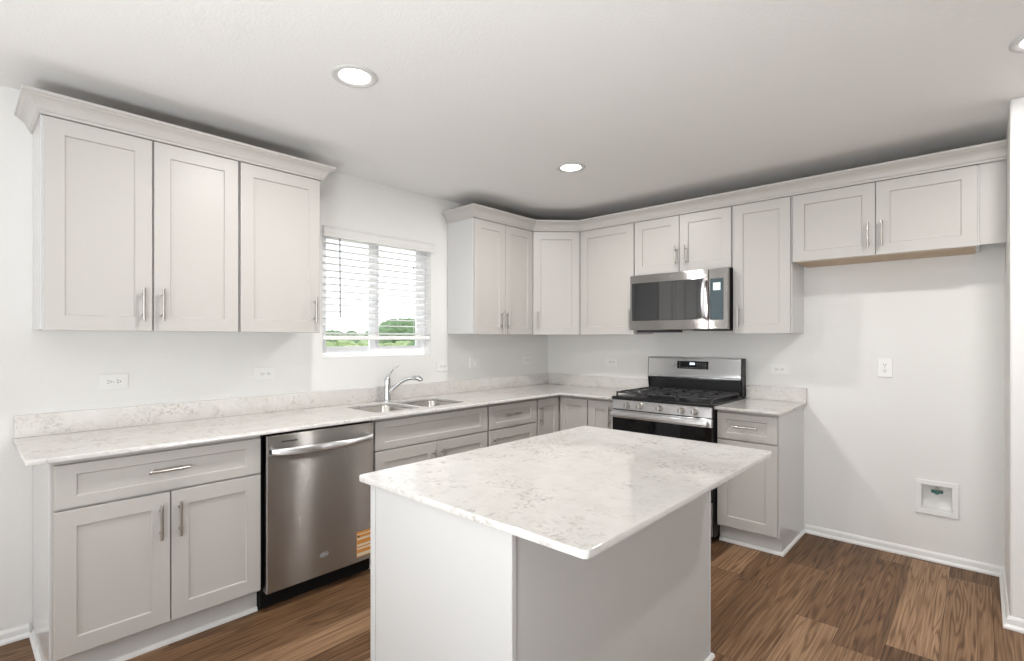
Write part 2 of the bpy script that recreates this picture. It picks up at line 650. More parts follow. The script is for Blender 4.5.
def frame_bars(y0, y1, z0, z1, x0, x1, t, bev=0.004):
    m = MB()
    m.box(x0, x1, y0, y0 + t, z0, z1, bev)
    m.box(x0, x1, y1 - t, y1, z0, z1, bev)
    m.box(x0, x1, y0 + t - 0.002, y1 - t + 0.002, z0, z0 + t, bev)
    m.box(x0, x1, y0 + t - 0.002, y1 - t + 0.002, z1 - t, z1, bev)
    return m


frame_bars(-HW, HW, 0, WH, -0.135, -0.075, 0.030).build('frame', M['vinyl'], win)
for nm, y0, y1, x0, x1 in (('sash', -HW + 0.03, 0.047, -0.128, -0.104), ('sash', -0.050, HW - 0.03, -0.102, -0.080)):
    s = frame_bars(y0, y1, 0.026, WH - 0.008, x0, x1, 0.052, 0.003).build(nm, M['vinyl'], win)
    xm = (x0 + x1) / 2
    MB().box(xm - 0.002, xm + 0.002, y0 + 0.050, y1 - 0.050, 0.074, WH - 0.056).build('pane', M['pane'], s)
MB().box(-0.078, -0.066, -0.02, 0.0, 0.40, 0.46, 0.004).build('latch', M['vinyl'], win)

# ---------------------------------------------------------------- window blind
bl = thing('window_blind', 'white horizontal slat blind half open in the kitchen window', 'blind', (0, (WY0 + WY1) / 2, WZ0))
v = MB()
v.prism([(-0.002, 2.12 - WZ0), (0.030, 2.12 - WZ0), (0.034, 2.112 - WZ0), (0.029, 2.100 - WZ0), (0.029, 2.066 - WZ0),
         (0.034, 2.056 - WZ0), (0.034, 2.045 - WZ0), (0.020, 2.045 - WZ0), (0.020, 2.05 - WZ0), (-0.002, 2.06 - WZ0)], -HW - 0.004, HW + 0.012, 'y')
b_ = v.bm
v.build('valance', M['wall_trim'], bl)
MB().box(-0.058, -0.004, -HW + 0.004, HW - 0.004, 2.055 - WZ0, 2.10 - WZ0, 0.002).build('headrail', M['slat'], bl)
sl = MB()
zs = [2.012 - 0.0462 * k for k in range(13)] + [1.402, 1.396]
for z in zs:
    zz = z - WZ0
    tl = 0.0013 if z > 1.41 else 0.0
    sl.prism([(-0.056, zz - 0.0010 - tl), (-0.031, zz + 0.0016), (-0.006, zz - 0.0010 + tl), (-0.006, zz + 0.0020 + tl),
              (-0.031, zz + 0.0046), (-0.056, zz + 0.0020 - tl)], -HW + 0.006, HW - 0.006, 'y')
sl.build('slats', M['slat'], bl)
MB().box(-0.058, -0.004, -HW + 0.006, HW - 0.006, 1.356 - WZ0, 1.386 - WZ0, 0.004).build('bottom_rail', M['slat'], bl)
MB().tube([(-0.002, -0.330, 2.05 - WZ0), (0.004, -0.330, 1.51 - WZ0)], 0.0048, 8).build('wand', M['wand'], bl)
for y in (-0.33, 0.33):
    for x in (-0.0061, -0.0561):
        MB().box(x - 0.0005, x + 0.0005, y - 0.001, y + 0.001, 1.385 - WZ0, 2.06 - WZ0).build('ladder_cord', M['slat'], bl)
c = MB().tube([(-0.002, 0.289, 2.05 - WZ0), (-0.002, 0.289, 1.925 - WZ0)], 0.0012, 6).build('lift_cord', M['slat'], bl)
MB().lathe([(0.001, 0.02), (0.004, 0.018), (0.007, 0.004), (0.006, 0), (0, 0)], (-0.002, 0.289, 1.905 - WZ0), 12).build('tassel', M['wand'], c, smooth=True)

# ---------------------------------------------------------------- shaker doors, pulls, cabinets
# cabinet frame: x along the width, back at y = 0, front at -depth, z up
DT = 0.020


def shaker(x0, x1, z0, z1, yb, stile=0.066, rail=None):
    """shaker front with a recessed panel; yb = plane of its back, facing -y"""
    rail = rail or stile
    yf = yb - DT
    e = 0.0018

    def loop(ix, iz, y):
        return [(x0 + ix, y, z0 + iz), (x1 - ix, y, z0 + iz), (x1 - ix, y, z1 - iz), (x0 + ix, y, z1 - iz)]
    return MB().rings([loop(0, 0, yb), loop(0, 0, yf + e), loop(e, e, yf), loop(stile, rail, yf),
                       loop(stile + 0.0035, rail + 0.0035, yf + 0.0085)])


def pull(parent, x, z, yf, vertical=True, length=0.152):
    """round bar pull on two posts, standing off the front plane yf"""
    m = MB()
    so = 0.032
    h = length / 2
    cc = length * 0.316
    if vertical:
        m.tube([(x, yf - so, z - h), (x, yf - so, z - h + 0.0012), (x, yf - so, z + h - 0.0012), (x, yf - so, z + h)],
               [0.0048, 0.006, 0.006, 0.0048], 12)
        for s in (-1, 1):
            m.tube([(x, yf + 0.001, z + s * cc), (x, yf - so, z + s * cc)], 0.0045, 8)
    else:
        m.tube([(x - h, yf - so, z), (x - h + 0.0012, yf - so, z), (x + h - 0.0012, yf - so, z), (x + h, yf - so, z)],
               [0.0048, 0.006, 0.006, 0.0048], 12)
        for s in (-1, 1):
            m.tube([(x + s * cc, yf + 0.001, z), (x + s * cc, yf - so, z)], 0.0045, 8)
    return m.build('handle', M['nickel'], parent, smooth=True)


ROT_LEFT = PI / 2     # cabinets along the window wall


def place(wall, a0):
    """origin and heading of a cabinet whose left end is at a0 along its wall"""
    return ((0, a0, 0), ROT_LEFT) if wall == 'left' else ((a0, 0, 0), 0.0)


def wall_cabinet(label, wall, a0, a1, z0, doors, pulls, z1=2.312, depth=0.305, stile=0.066, cat='cabinet', under='cab'):
    loc, rz = place(wall, a0)
    t = thing('wall_cabinet', label, cat, (loc[0], loc[1], z0), rz, 'wall cabinets')
    W = a1 - a0
    H = z1 - z0
    MB().box(0, W, -depth, -0.002, 0.004, H, 0.001).build('body', M['side'], t)
    MB().box(0.001, W - 0.001, -depth + 0.004, -0.003, H - 0.001, H + 0.003).build('top_panel', M['shaded_raw_top'], t)  # unfinished top, its dark colour adds to the gap's shade
    for i, (d0, d1) in enumerate(doors):
        d = shaker(d0 - a0, d1 - a0, 0, H - 0.006, -depth, stile).build('door', M['cab'], t)
        px, pz = pulls[i]
        pull(d, px - a0, pz - z0, -depth - DT)
    return t


UB = 1.400
wall_cabinet('grey wall cabinet with two doors, farthest left of the kitchen, left of the single-door one', 'left', -3.818, -3.036, UB,
             [(-3.809, -3.427), (-3.419, -3.043)], [(-3.465, 1.525), (-3.388, 1.525)])
wall_cabinet('grey single-door wall cabinet touching the left edge of the window', 'left', -3.034, -2.578, UB,
             [(-3.031, -2.588)], [(-2.624, 1.535)])
wall_cabinet('narrow two-door wall cabinet right of the window, its lightened side facing the window', 'left', -1.323, -0.612, UB,
             [(-1.318, -0.973), (-0.969, -0.619)], [(-1.020, 1.520), (-0.954, 1.520)])
wall_cabinet('single-door wall cabinet between the angled corner cabinet and the microwave', 'back', 0.612, 1.152, UB,
             [(0.630, 1.147)], [(1.118, 1.530)])
wall_cabinet('short two-door wall cabinet directly above the microwave', 'back', 1.153, 1.926, 1.874,
             [(1.157, 1.532), (1.537, 1.920)], [(1.512, 1.996), (1.588, 1.996)])
wall_cabinet('tall single-door wall cabinet right of the microwave', 'back', 1.927, 2.309, UB,
             [(1.934, 2.302)], [(1.973, 1.522)])
fr = wall_cabinet('short wide two-door wall cabinet over the empty fridge recess, nearest the right corner', 'back', 2.310, 3.229, 1.868,
                  [(2.317, 2.764), (2.769, 3.221)], [(2.731, 1.990), (2.800, 1.990)])
MB().box(3.228 - 2.31, PX - 2.31 - 0.001, -0.308, -0.288, 0.006, 2.312 - 1.868, 0.001).build('filler_panel', M['cab'], fr)
MB().box(0.02, 0.90, -0.29, -0.004, -0.004, 0.0045).build('underside', M['carcass'], fr)

# angled corner cabinet
cc = thing('wall_cabinet', 'angled single-door wall cabinet set across the room corner', 'cabinet', (0, 0, UB), 0, 'wall cabinets')
MB().prism([(0.002, -0.002), (0.002, -0.611), (0.305, -0.611), (0.611, -0.305), (0.611, -0.002)], 0.004, 2.312 - UB, 'z').build('body', M['cab'], cc)
MB().prism([(0.004, -0.004), (0.004, -0.609), (0.304, -0.609), (0.609, -0.304), (0.609, -0.004)], 2.311 - UB, 2.315 - UB, 'z').build('top_panel', M['shaded_raw_top'], cc)
dg_rot = Matrix.Translation((0.305, -0.611, 0)) @ Matrix.Rotation(PI / 4, 4, 'Z')
DW_ = math.hypot(0.306, 0.306)
cd = shaker(0.012, DW_ - 0.012, 0, 2.306 - UB, 0, 0.066)
cdo = cd.build('door', M['cab'], cc)
cdo.matrix_local = dg_rot
pull(cdo, 0.050, 0.125, -DT)

# crown mouldings
CZ = 2.310
CROWN = [(0, 0), (0.010, 0), (0.012, 0.004), (0.012, 0.009), (0.018, 0.012), (0.022, 0.018), (0.028, 0.029), (0.037, 0.040),
         (0.049, 0.049), (0.060, 0.054), (0.064, 0.058), (0.066, 0.060), (0.074, 0.062), (0.074, 0.074), (0, 0.074)]
CROWN = [(o * 0.84, z * 1.08 + CZ) for o, z in CROWN]
fx = 0.320
tag(MB().sweep([(0.001, -2.579), (fx, -2.579), (fx, -3.817), (0.001, -3.817)][::-1], CROWN).build('crown_molding', M['cab']),
    'grey crown molding along the top of the cabinets left of the window', 'molding')
k = fx
dshift = 0.015 * math.tan(math.radians(22.5))
CROWN = [(o, CZ + (z - CZ) * 1.10) for o, z in CROWN]
tag(MB().sweep([(0.001, -1.324), (fx, -1.324), (fx, -0.611 - dshift), (0.611 + dshift, -fx), (PX - 0.001, -fx)], CROWN).build('crown_molding', M['cab']),
    'long grey crown molding over the corner cabinets running right to the fridge recess', 'molding')

# base cabinets
BT = 0.893
SHOE = [(0, 0), (0.013, 0), (0.013, 0.010), (0.009, 0.018), (0, 0.020)]


def base_cabinet(label, wall, a0, a1, left_end=False, right_end=False, top=BT):
    loc, rz = place(wall, a0)
    t = thing('base_cabinet', label, 'cabinet', loc, rz, 'base cabinets')
    W = a1 - a0
    MB().box(0, W, -0.59, -0.002, 0.112, top, 0.001).build('body', M['cab'], t)
    MB().box(0, W, -0.545, -0.004, 0.0, 0.113).build('toe_kick', M['panel'], t)
    path = [(0, -0.545), (W, -0.545)]
    if left_end:
        MB().box(-0.005, 0.001, -0.588, -0.002, 0.11, top, 0.001).box(-0.005, 0.001, -0.545, -0.002, 0, 0.112).build('end_panel', M['side'], t)
        path = [(-0.005, -0.002), (-0.005, -0.545)] + path[1:]
    if right_end:
        MB().box(W - 0.001, W + 0.005, -0.588, -0.002, 0.11, top, 0.001).box(W - 0.001, W + 0.005, -0.545, -0.002, 0, 0.112).build('end_panel', M['side'], t)
        path = path[:-1] + [(W + 0.005, -0.545), (W + 0.005, -0.002)]
    MB().sweep(path, SHOE).build('shoe_molding', M['trim'], t)
    return t


def base_door(t, a0, x0, x1, z0, z1, px=None, pz=None, kind='door', stile=0.066):
    d = shaker(x0 - a0, x1 - a0, z0, z1, -0.59, stile, 0.066 if kind == 'door' else 0.042).build(kind, M['cab'], t)
    if px is not None:
        pull(d, px - a0, pz, -0.61, vertical=(kind == 'door'))
    return d


DZ0, DZ1, TZ0, TZ1 = 0.125, 0.694, 0.703, 0.874
a = -3.814
t = base_cabinet('wide base cabinet with one drawer over two doors at the left end of the worktop', 'left', a, -3.036, left_end=True)
base_door(t, a, -3.806, -3.041, TZ0, TZ1, -3.432, 0.795, 'drawer')
base_door(t, a, -3.806, -3.424, DZ0, DZ1, -3.462, 0.573)
base_door(t, a, -3.419, -3.041, DZ0, DZ1, -3.391, 0.573)
a = -2.402
t = base_cabinet('sink base cabinet with a wide handleless false front over two doors', 'left', a, -1.455, top=0.70)
for part in list(t.children):
    if part.name.startswith('body'):
        bpy.data.objects.remove(part)
b_ = MB()
W = -1.455 - a
b_.box(0, W, -0.59, -0.002, 0.112, 0.13)
b_.box(0, 0.018, -0.59, -0.002, 0.13, BT)
b_.box(W - 0.018, W, -0.59, -0.002, 0.13, BT)
b_.box(0.018, W - 0.018, -0.014, -0.002, 0.13, BT)
b_.box(0.018, W - 0.018, -0.59, -0.572, 0.66, BT)
b_.box(0.018, W - 0.018, -0.59, -0.572, 0.13, 0.17)
b_.box(W / 2 - 0.02, W / 2 + 0.02, -0.59, -0.572, 0.17, 0.66)
b_.build('body', M['cab'], t)
base_door(t, a, -2.392, -1.463, TZ0, TZ1, kind='false_front')
base_door(t, a, -2.392, -1.931, DZ0, DZ1, -1.962, 0.573)
base_door(t, a, -1.926, -1.463, DZ0, DZ1, -1.893, 0.573)
a = -1.453
t = base_cabinet('base cabinet with one drawer over one door between sink base and corner cabinet', 'left', a, -0.899)
base_door(t, a, -1.445, -0.911, TZ0, TZ1, -1.200, 0.795, 'drawer')
base_door(t, a, -1.445, -0.911, DZ0, DZ1, -1.405, 0.573)
# corner base with a folding pair of doors
t = thing('base_cabinet', 'corner base cabinet with a folding pair of full-height doors', 'cabinet', (0, 0, 0), 0, 'base cabinets')
MB().prism([(0.002, -0.002), (0.002, -0.897), (0.59, -0.897), (0.59, -0.59), (0.893, -0.59), (0.893, -0.002)], 0.112, BT, 'z').build('body', M['cab'], t)
MB().prism([(0.004, -0.004), (0.004, -0.897), (0.545, -0.897), (0.545, -0.545), (0.893, -0.545), (0.893, -0.004)], 0.0, 0.113, 'z').build('toe_kick', M['panel'], t)
MB().sweep([(0.545, -0.897), (0.545, -0.545), (0.893, -0.545)], SHOE).build('shoe_molding', M['trim'], t)
d = shaker(0.010, 0.276, DZ0, TZ1, 0, 0.058).build('door', M['cab'], t)
d.matrix_local = Matrix.Translation((0.59, -0.897, 0)) @ Matrix.Rotation(PI / 2, 4, 'Z')
pull(d, 0.032, 0.752, -DT)
d = shaker(0.618, 0.887, DZ0, TZ1, -0.59, 0.058).build('door', M['cab'], t)
a = 0.894
t = base_cabinet('very narrow one-door base cabinet left of the gas range', 'back', a, 1.142)
base_door(t, a, 0.898, 1.132, DZ0, TZ1, 1.106, 0.76, stile=0.066)
a = 1.924
t = base_cabinet('base cabinet with one drawer over one door right of the gas range', 'back', a, 2.304, right_end=True)
base_door(t, a, 1.930, 2.300, TZ0, TZ1, 2.115, 0.792, 'drawer', stile=0.060)
base_door(t, a, 1.930, 2.300, DZ0, DZ1, 1.968, 0.573)

# ---------------------------------------------------------------- worktops, sink, faucet
CT0, CT1 = 0.894, 0.914
RNG0, RNG1 = 1.150, 1.922
L_OUT = [(0.002, -0.002), (0.002, -3.885), (0.006, -3.889), (0.640, -3.889), (0.648, -3.881), (0.648, -0.648), (RNG0 - 0.002, -0.648), (RNG0 - 0.002, -0.002)]
BOWL1 = (0.135, 0.530, -2.325, -1.985)
BOWL2 = (0.135, 0.530, -1.955, -1.580)
holes = [rrect(b[0], b[1], b[2], b[3], 0.05, 6) for b in (BOWL1, BOWL2)]
wt = MB().add(slab_with_holes(L_OUT, holes, CT0, CT1)).build('worktop', M['quartz'])
tag(wt, 'long pale speckled quartz worktop with the sink, running around the corner to the range', 'worktop')
MB().box(0.002, 0.021, -3.882, -0.002, CT1, CT1 + 0.102, 0.002).box(0.0205, RNG0 - 0.002, -0.021, -0.002, CT1, CT1 + 0.102, 0.002).build('backsplash', M['quartz'], wt)
wt2 = MB().add(slab_with_holes([(RNG1 + 0.002, -0.002), (RNG1 + 0.002, -0.648), (2.322, -0.648), (2.330, -0.640), (2.330, -0.002)], [], CT0, CT1)).build('worktop', M['quartz'])
tag(wt2, 'short pale speckled quartz worktop right of the gas range', 'worktop')
MB().box(RNG1 + 0.002, 2.328, -0.021, -0.002, CT1, CT1 + 0.102, 0.002).build('backsplash', M['quartz'], wt2)

sk = thing('kitchen_sink', 'undermount stainless steel double bowl sink below the window', 'sink', (0.33, -1.95, 0.70))
for b in (BOWL1, BOWL2):
    x0, x1, y0, y1 = [q - o for q, o in zip(b, (0.33, 0.33, -1.95, -1.95))]

    def lp(inset, z, r):
        return [(p[0], p[1], z - 0.70) for p in rrect(x0 + inset, x1 - inset, y0 + inset, y1 - inset, r, 6)]
    m = MB().rings([lp(-0.014, CT0 - 0.001, 0.06), lp(-0.003, CT0 - 0.001, 0.052), lp(0.000, CT0 - 0.006, 0.05), lp(0.006, CT0 - 0.15, 0.05),
                    lp(0.030, CT0 - 0.178, 0.04), lp(0.10, CT0 - 0.182, 0.03)], close_first=False, close_last=True)
    bo = m.build('bowl', M['sink_steel'], sk, smooth=True)
    MB().lathe([(0, 0.004), (0.03, 0.003), (0.04, 0.006), (0.043, 0.0005)], ((x0 + x1) / 2, (y0 + y1) / 2, CT0 - 0.182 - 0.70), 20).build('drain', M['chrome'], bo, smooth=True)

fa = thing('kitchen_faucet', 'chrome single-lever faucet with an arched spout behind the sink', 'faucet', (0.085, -1.955, CT1), math.radians(32))
MB().lathe([(0.030, 0), (0.030, 0.006), (0.024, 0.012), (0.0225, 0.05), (0.0215, 0.115), (0.023, 0.150), (0.021, 0.166), (0.014, 0.176), (0, 0.179)], (0, 0, 0), 28).build('body', M['chrome'], fa, smooth=True)


def bez(p, n=14):
    P = [Vector(q) for q in p]
    out = []
    for i in range(n + 1):
        t_ = i / n
        out.append((1 - t_) ** 3 * P[0] + 3 * t_ * (1 - t_) ** 2 * P[1] + 3 * t_ * t_ * (1 - t_) * P[2] + t_ ** 3 * P[3])
    return out


sp = bez([(0.010, 0, 0.062), (0.075, 0, 0.120), (0.125, 0, 0.178), (0.218, 0, 0.172)], 16)
spo = MB().tube(sp, [0.0135 - 0.002 * math.sin(PI * i / 16) for i in range(17)], 16).build('spout', M['chrome'], fa, smooth=True)
d_ = (sp[-1] - sp[-2]).normalized()
MB().tube([sp[-1] - d_ * 0.03, sp[-1] - d_ * 0.024, sp[-1] + d_ * 0.018, sp[-1] + d_ * 0.030 + Vector((0, 0, -0.010)), sp[-1] + d_ * 0.032 + Vector((0, 0, -0.022))],
          [0.0125, 0.0165, 0.0195, 0.019, 0.015], 16).build('spray_head', M['chrome'], spo, smooth=True)
lv = bez([(0.0, 0, 0.165), (0.004, 0.004, 0.200), (0.030, 0.012, 0.232), (0.085, 0.028, 0.256)], 10)
MB().tube(lv, [0.016, 0.0145, 0.012, 0.010, 0.0085, 0.0075, 0.007, 0.0065, 0.006, 0.0055, 0.0045], 12).build('lever', M['chrome'], fa, smooth=True)

# ---------------------------------------------------------------- island
IX0, IX1, IY0, IY1 = 1.714, 2.620, -3.168, -1.850
BX0, BX1, BY0, BY1 = 1.752, 2.381, -3.142, -1.880
isl = thing('kitchen_island', 'pale grey kitchen island base with plain panels standing mid floor', 'island', (BX0, BY0, 0))
wx, wy = BX1 - BX0, BY1 - BY0
MB().box(0.02, wx - 0.012, 0.012, wy - 0.012, 0.0, 0.893).build('body', M['panel'], isl)
MB().box(0.030, wx - 0.0005, 0.0, 0.0125, 0.0, 0.893, 0.0012).build('end_panel', M['panel'], isl)
MB().box(0.030, wx, wy - 0.012, wy, 0.0, 0.893, 0.0012).build('end_panel', M['panel'], isl)
MB().box(wx - 0.0125, wx - 0.003, 0.018, wy - 0.018, 0.0, 0.893, 0.0008).build('back_panel', M['panel'], isl)
MB().box(wx - 0.0125, wx + 0.001, 0.0006, 0.0165, 0.0, 0.893, 0.001).build('corner_trim', M['panel'], isl)
MB().box(wx - 0.0125, wx + 0.001, wy - 0.0165, wy - 0.0006, 0.0, 0.893, 0.001).build('corner_trim', M['panel'], isl)
MB().box(0.0, 0.027, -0.001, 0.02, 0.0, 0.893, 0.0015).build('corner_trim', M['panel'], isl)
for nm, y0, y1, pd in (('door', 0.014, 0.418, 0.385), ('door', 0.424, 0.830, 0.458), ('door', 0.836, 1.246, 0.870)):
    dd = shaker(-y1, -y0, DZ0, DZ1, 0, 0.066)
    do = dd.build(nm, M['cab'], isl)
    do.matrix_local = Matrix.Translation((0.0195, 0, 0)) @ Matrix.Rotation(-PI / 2, 4, 'Z')
    pull(do, -pd, 0.573, -DT)
    dd = shaker(-y1, -y0, TZ0, TZ1, 0, 0.066, 0.042)
    do = dd.build('drawer', M['cab'], isl)
    do.matrix_local = Matrix.Translation((0.0195, 0, 0)) @ Matrix.Rotation(-PI / 2, 4, 'Z')
    pull(do, -(y0 + y1) / 2, 0.79, -DT, vertical=False)
MB().sweep([(0.03, 0), (wx, 0), (wx, wy), (0.03, wy)], SHOE).build('shoe_molding', M['trim'], isl)
it = MB().add(slab_with_holes(rrect(IX0, IX1, IY0, IY1, 0.016, 5), [], CT0, CT1, 0.003)).build('worktop', M['quartz'])
tag(it, 'glossy pale quartz slab with faint grey veins lying on the island', 'worktop')

# ---------------------------------------------------------------- dishwasher
dw = thing('dishwasher', 'stainless steel dishwasher with a bowed handle between the left base cabinets', 'dishwasher', (0, -3.034, 0), ROT_LEFT)
DWW = 0.630
MB().box(0.004, DWW - 0.004, -0.575, -0.03, 0.012, 0.888, 0.002).build('tub', M['black_matt'], dw)
MB().box(0.002, DWW - 0.002, -0.553, -0.50, 0.0, 0.105, 0.002).build('toe_panel', M['black_matt'], dw)
door = MB().box(0.012, DWW - 0.012, -0.632, -0.576, 0.098, 0.881, 0.004, 2).build('door', M['steel'], dw)
MB().box(0.086, 0.166, -0.6335, -0.6305, 0.8415, 0.8475).build('vent_slot', M['slot'], door)
# bowed handle
L0, L1 = 0.030, DWW - 0.030
loops = []
for i in range(25):
    q = i / 24
    x = L0 + (L1 - L0) * q
    bow = 0.062 * (1 - (2 * q - 1) ** 2) ** 0.7
    y = -0.640 - bow
    zc = 0.800
    hh = 0.0175
    loops.append([(x, y - 0.008, zc - hh + 0.003), (x, y - 0.010, zc - hh + 0.006), (x, y - 0.012, zc), (x, y - 0.010, zc + hh - 0.006),
                  (x, y - 0.008, zc + hh - 0.003), (x, y - 0.003, zc + hh), (x, y + 0.007, zc + hh), (x, y + 0.007, zc - hh), (x, y - 0.003, zc - hh)])
hd = MB().rings(loops)
hd.box(L0, L0 + 0.022, -0.652, -0.630, 0.785, 0.815, 0.003)
hd.box(L1 - 0.022, L1, -0.652, -0.630, 0.785, 0.815, 0.003)
hd.build('handle', M['steel_light'], door, smooth=True)


def emblem(parent, x, z, yf, s):
    """small unreadable maker's mark: an open swoosh ring around a bar"""
    m = MB()
    pts = [(x + s * math.cos(t_) * 1.0, yf - 0.0008, z + s * 0.42 * math.sin(t_) + 0.12 * s * math.cos(t_)) for t_ in [0.5 + 5.2 * i_ / 28 for i_ in range(29)]]
    m.tube(pts, [0.0004 + 0.0016 * math.sin(PI * i_ / 28) for i_ in range(29)], 6)
    m.box(x - s * 0.72, x + s * 0.72, yf - 0.0015, yf + 0.0005, z - s * 0.10, z + s * 0.10, 0.0004)
    return m.build('emblem', M['print'], parent)


emblem(door, 0.318, 0.207, -0.632, 0.026)
lab = MB().box(0.507, 0.606, -0.6335, -0.6315, 0.127, 0.270).build('sticker', M['orange'], door)
lab['label'] = 'orange sticker with cream stripes'
m = MB()
for z0, z1 in ((0.132, 0.150), (0.170, 0.180), (0.188, 0.200), (0.224, 0.236), (0.252, 0.258)):
    m.box(0.509, 0.604, -0.6342, -0.6330, z0, z1)
m.build('stripe', M['cream'], lab)
MB().box(0.513, 0.523, -0.6344, -0.6330, 0.238, 0.250).build('dot', M['slot'], lab)

# ---------------------------------------------------------------- gas range
rg = thing('gas_range', 'freestanding stainless gas range with black cooktop and backguard', 'range', (1.153, 0, 0))
RW = 0.768
MB().box(0.002, RW - 0.002, -0.640, -0.012, 0.03, 0.912, 0.003).build('body', M['black'], rg)
for x in (0.05, RW - 0.05):
    for y in (-0.58, -0.08):
        MB().lathe([(0.018, 0), (0.018, 0.006), (0.010, 0.010), (0.010, 0.034)], (x, y, 0), 12).build('leg', M['black_matt'], rg)
# cooktop with a lipped front
MB().prism([(-0.075, 0.908), (-0.075, 0.922), (-0.10, 0.926), (-0.640, 0.926), (-0.655, 0.930), (-0.668, 0.924), (-0.668, 0.906)], 0.0, RW, 'x', bev=0.0015).build('cooktop', M['black'], rg)
# burners
for bx, by, r in ((0.18, -0.50, 0.050), (0.18, -0.22, 0.040), (0.384, -0.36, 0.046), (0.588, -0.50, 0.056), (0.588, -0.22, 0.036)):
    bb = MB().lathe([(r + 0.012, 0), (r + 0.010, 0.008), (r, 0.010), (r * 0.96, 0.014)], (bx, by, 0.926), 24).build('burner', M['iron'], rg, smooth=True)
    MB().lathe([(r * 0.9, 0), (r * 0.92, 0.006), (r * 0.8, 0.009), (0, 0.010)], (bx, by, 0.940), 24).build('burner_cap', M['iron'], bb, smooth=True)
# three cast grates
for g0, g1 in ((0.016, 0.262), (0.266, 0.502), (0.506, 0.752)):
    m = MB()
    zt, zb = 0.962, 0.950
    y0, y1 = -0.628, -0.105
    tb = 0.011
    m.box(g0, g0 + tb, y0, y1, zb, zt, 0.002)
    m.box(g1 - tb, g1, y0, y1, zb, zt, 0.002)
    for yy in (y0, (y0 + y1) / 2 - tb / 2, y1 - tb):
        m.box(g0, g1, yy, yy + tb, zb, zt, 0.002)
    gc = (g0 + g1) / 2
    for cy in (y0 + (y1 - y0) * 0.25, y0 + (y1 - y0) * 0.75):
        m.box(g0, gc - 0.022, cy - tb / 2, cy + tb / 2, zb, zt + 0.002, 0.002)
        m.box(gc + 0.022, g1, cy - tb / 2, cy + tb / 2, zb, zt + 0.002, 0.002)
        m.box(gc - tb / 2, gc + tb / 2, cy + 0.022, cy + 0.125, zb, zt + 0.002, 0.002)
        m.box(gc - tb / 2, gc + tb / 2, cy - 0.125, cy - 0.022, zb, zt + 0.002, 0.002)
    for fx_ in (g0, g1 - tb):
        for fy in (y0, y1 - tb):
            m.box(fx_, fx_ + tb, fy, fy + tb, 0.925, zb + 0.002)
    m.build('grate', M['iron'], rg)
# control panel, slightly raked, and knobs
cp = MB().prism([(-0.640, 0.835), (-0.668, 0.835), (-0.660, 0.905), (-0.640, 0.905)], 0.006, RW - 0.006, 'x', bev=0.0015).build('control_panel', M['steel_light'], rg)
for kx in (0.135, 0.238, 0.391, 0.554, 0.646):
    kn = MB().lathe([(0.024, -0.002), (0.024, 0.006), (0.0205, 0.008), (0.0195, 0.030), (0.017, 0.034), (0, 0.035)], (kx, -0.6635, 0.869), 24, 'y').build('knob', M['nickel'], rg, smooth=True)
    MB().box(kx - 0.0042, kx + 0.0042, -0.7015, -0.690, 0.851, 0.888, 0.0015).build('knob_grip', M['steel_light'], kn)
dr = MB().box(0.006, RW - 0.006, -0.668, -0.641, 0.285, 0.829, 0.004, 2).build('oven_door', M['black_glass'], rg)
MB().box(0.0055, RW - 0.0055, -0.6695, -0.643, 0.770, 0.828, 0.002).build('door_rail', M['steel_light'], dr)
h = MB()
h.prism([(-0.706, 0.782), (-0.713, 0.790), (-0.714, 0.806), (-0.708, 0.818), (-0.700, 0.819), (-0.694, 0.815), (-0.694, 0.783)], 0.016, RW - 0.022, 'x', bev=0.001)
h.box(0.022, 0.050, -0.695, -0.667, 0.788, 0.812, 0.002)
h.box(RW - 0.056, RW - 0.028, -0.695, -0.667, 0.788, 0.812, 0.002)
h.build('handle', M['steel_light'], dr)
m = MB()
m.box(0.12, RW - 0.12, -0.6692, -0.667, 0.40, 0.70)
m.build('oven_window', M['black_glass'], dr)
MB().box(0.006, RW - 0.006, -0.666, -0.641, 0.045, 0.272, 0.004, 2).build('storage_drawer', M['steel'], rg)
# backguard
MB().box(0.010, RW - 0.010, -0.074, -0.012, 0.905, 1.06, 0.002).build('riser', M['black'], rg)
bg = MB().prism([(-0.012, 1.040), (-0.070, 1.040), (-0.096, 1.052), (-0.098, 1.060), (-0.088, 1.205), (-0.080, 1.213), (-0.012, 1.213)], 0.006, RW - 0.010, 'x', bev=0.0015).build('backguard', M['steel_light'], rg)
MB().prism([(-0.012, 0.93), (-0.074, 0.93), (-0.096, 1.050), (-0.087, 1.206), (-0.078, 1.214), (-0.012, 1.214)], RW - 0.0105, RW - 0.001, 'x').build('side_cap', M['black'], bg)
MB().prism([(-0.012, 0.93), (-0.074, 0.93), (-0.096, 1.050), (-0.087, 1.206), (-0.078, 1.214), (-0.012, 1.214)], 0.001, 0.0065, 'x').build('side_cap', M['black'], bg)


def bgy(z):
    return -0.098 + (z - 1.060) / 0.145 * 0.010


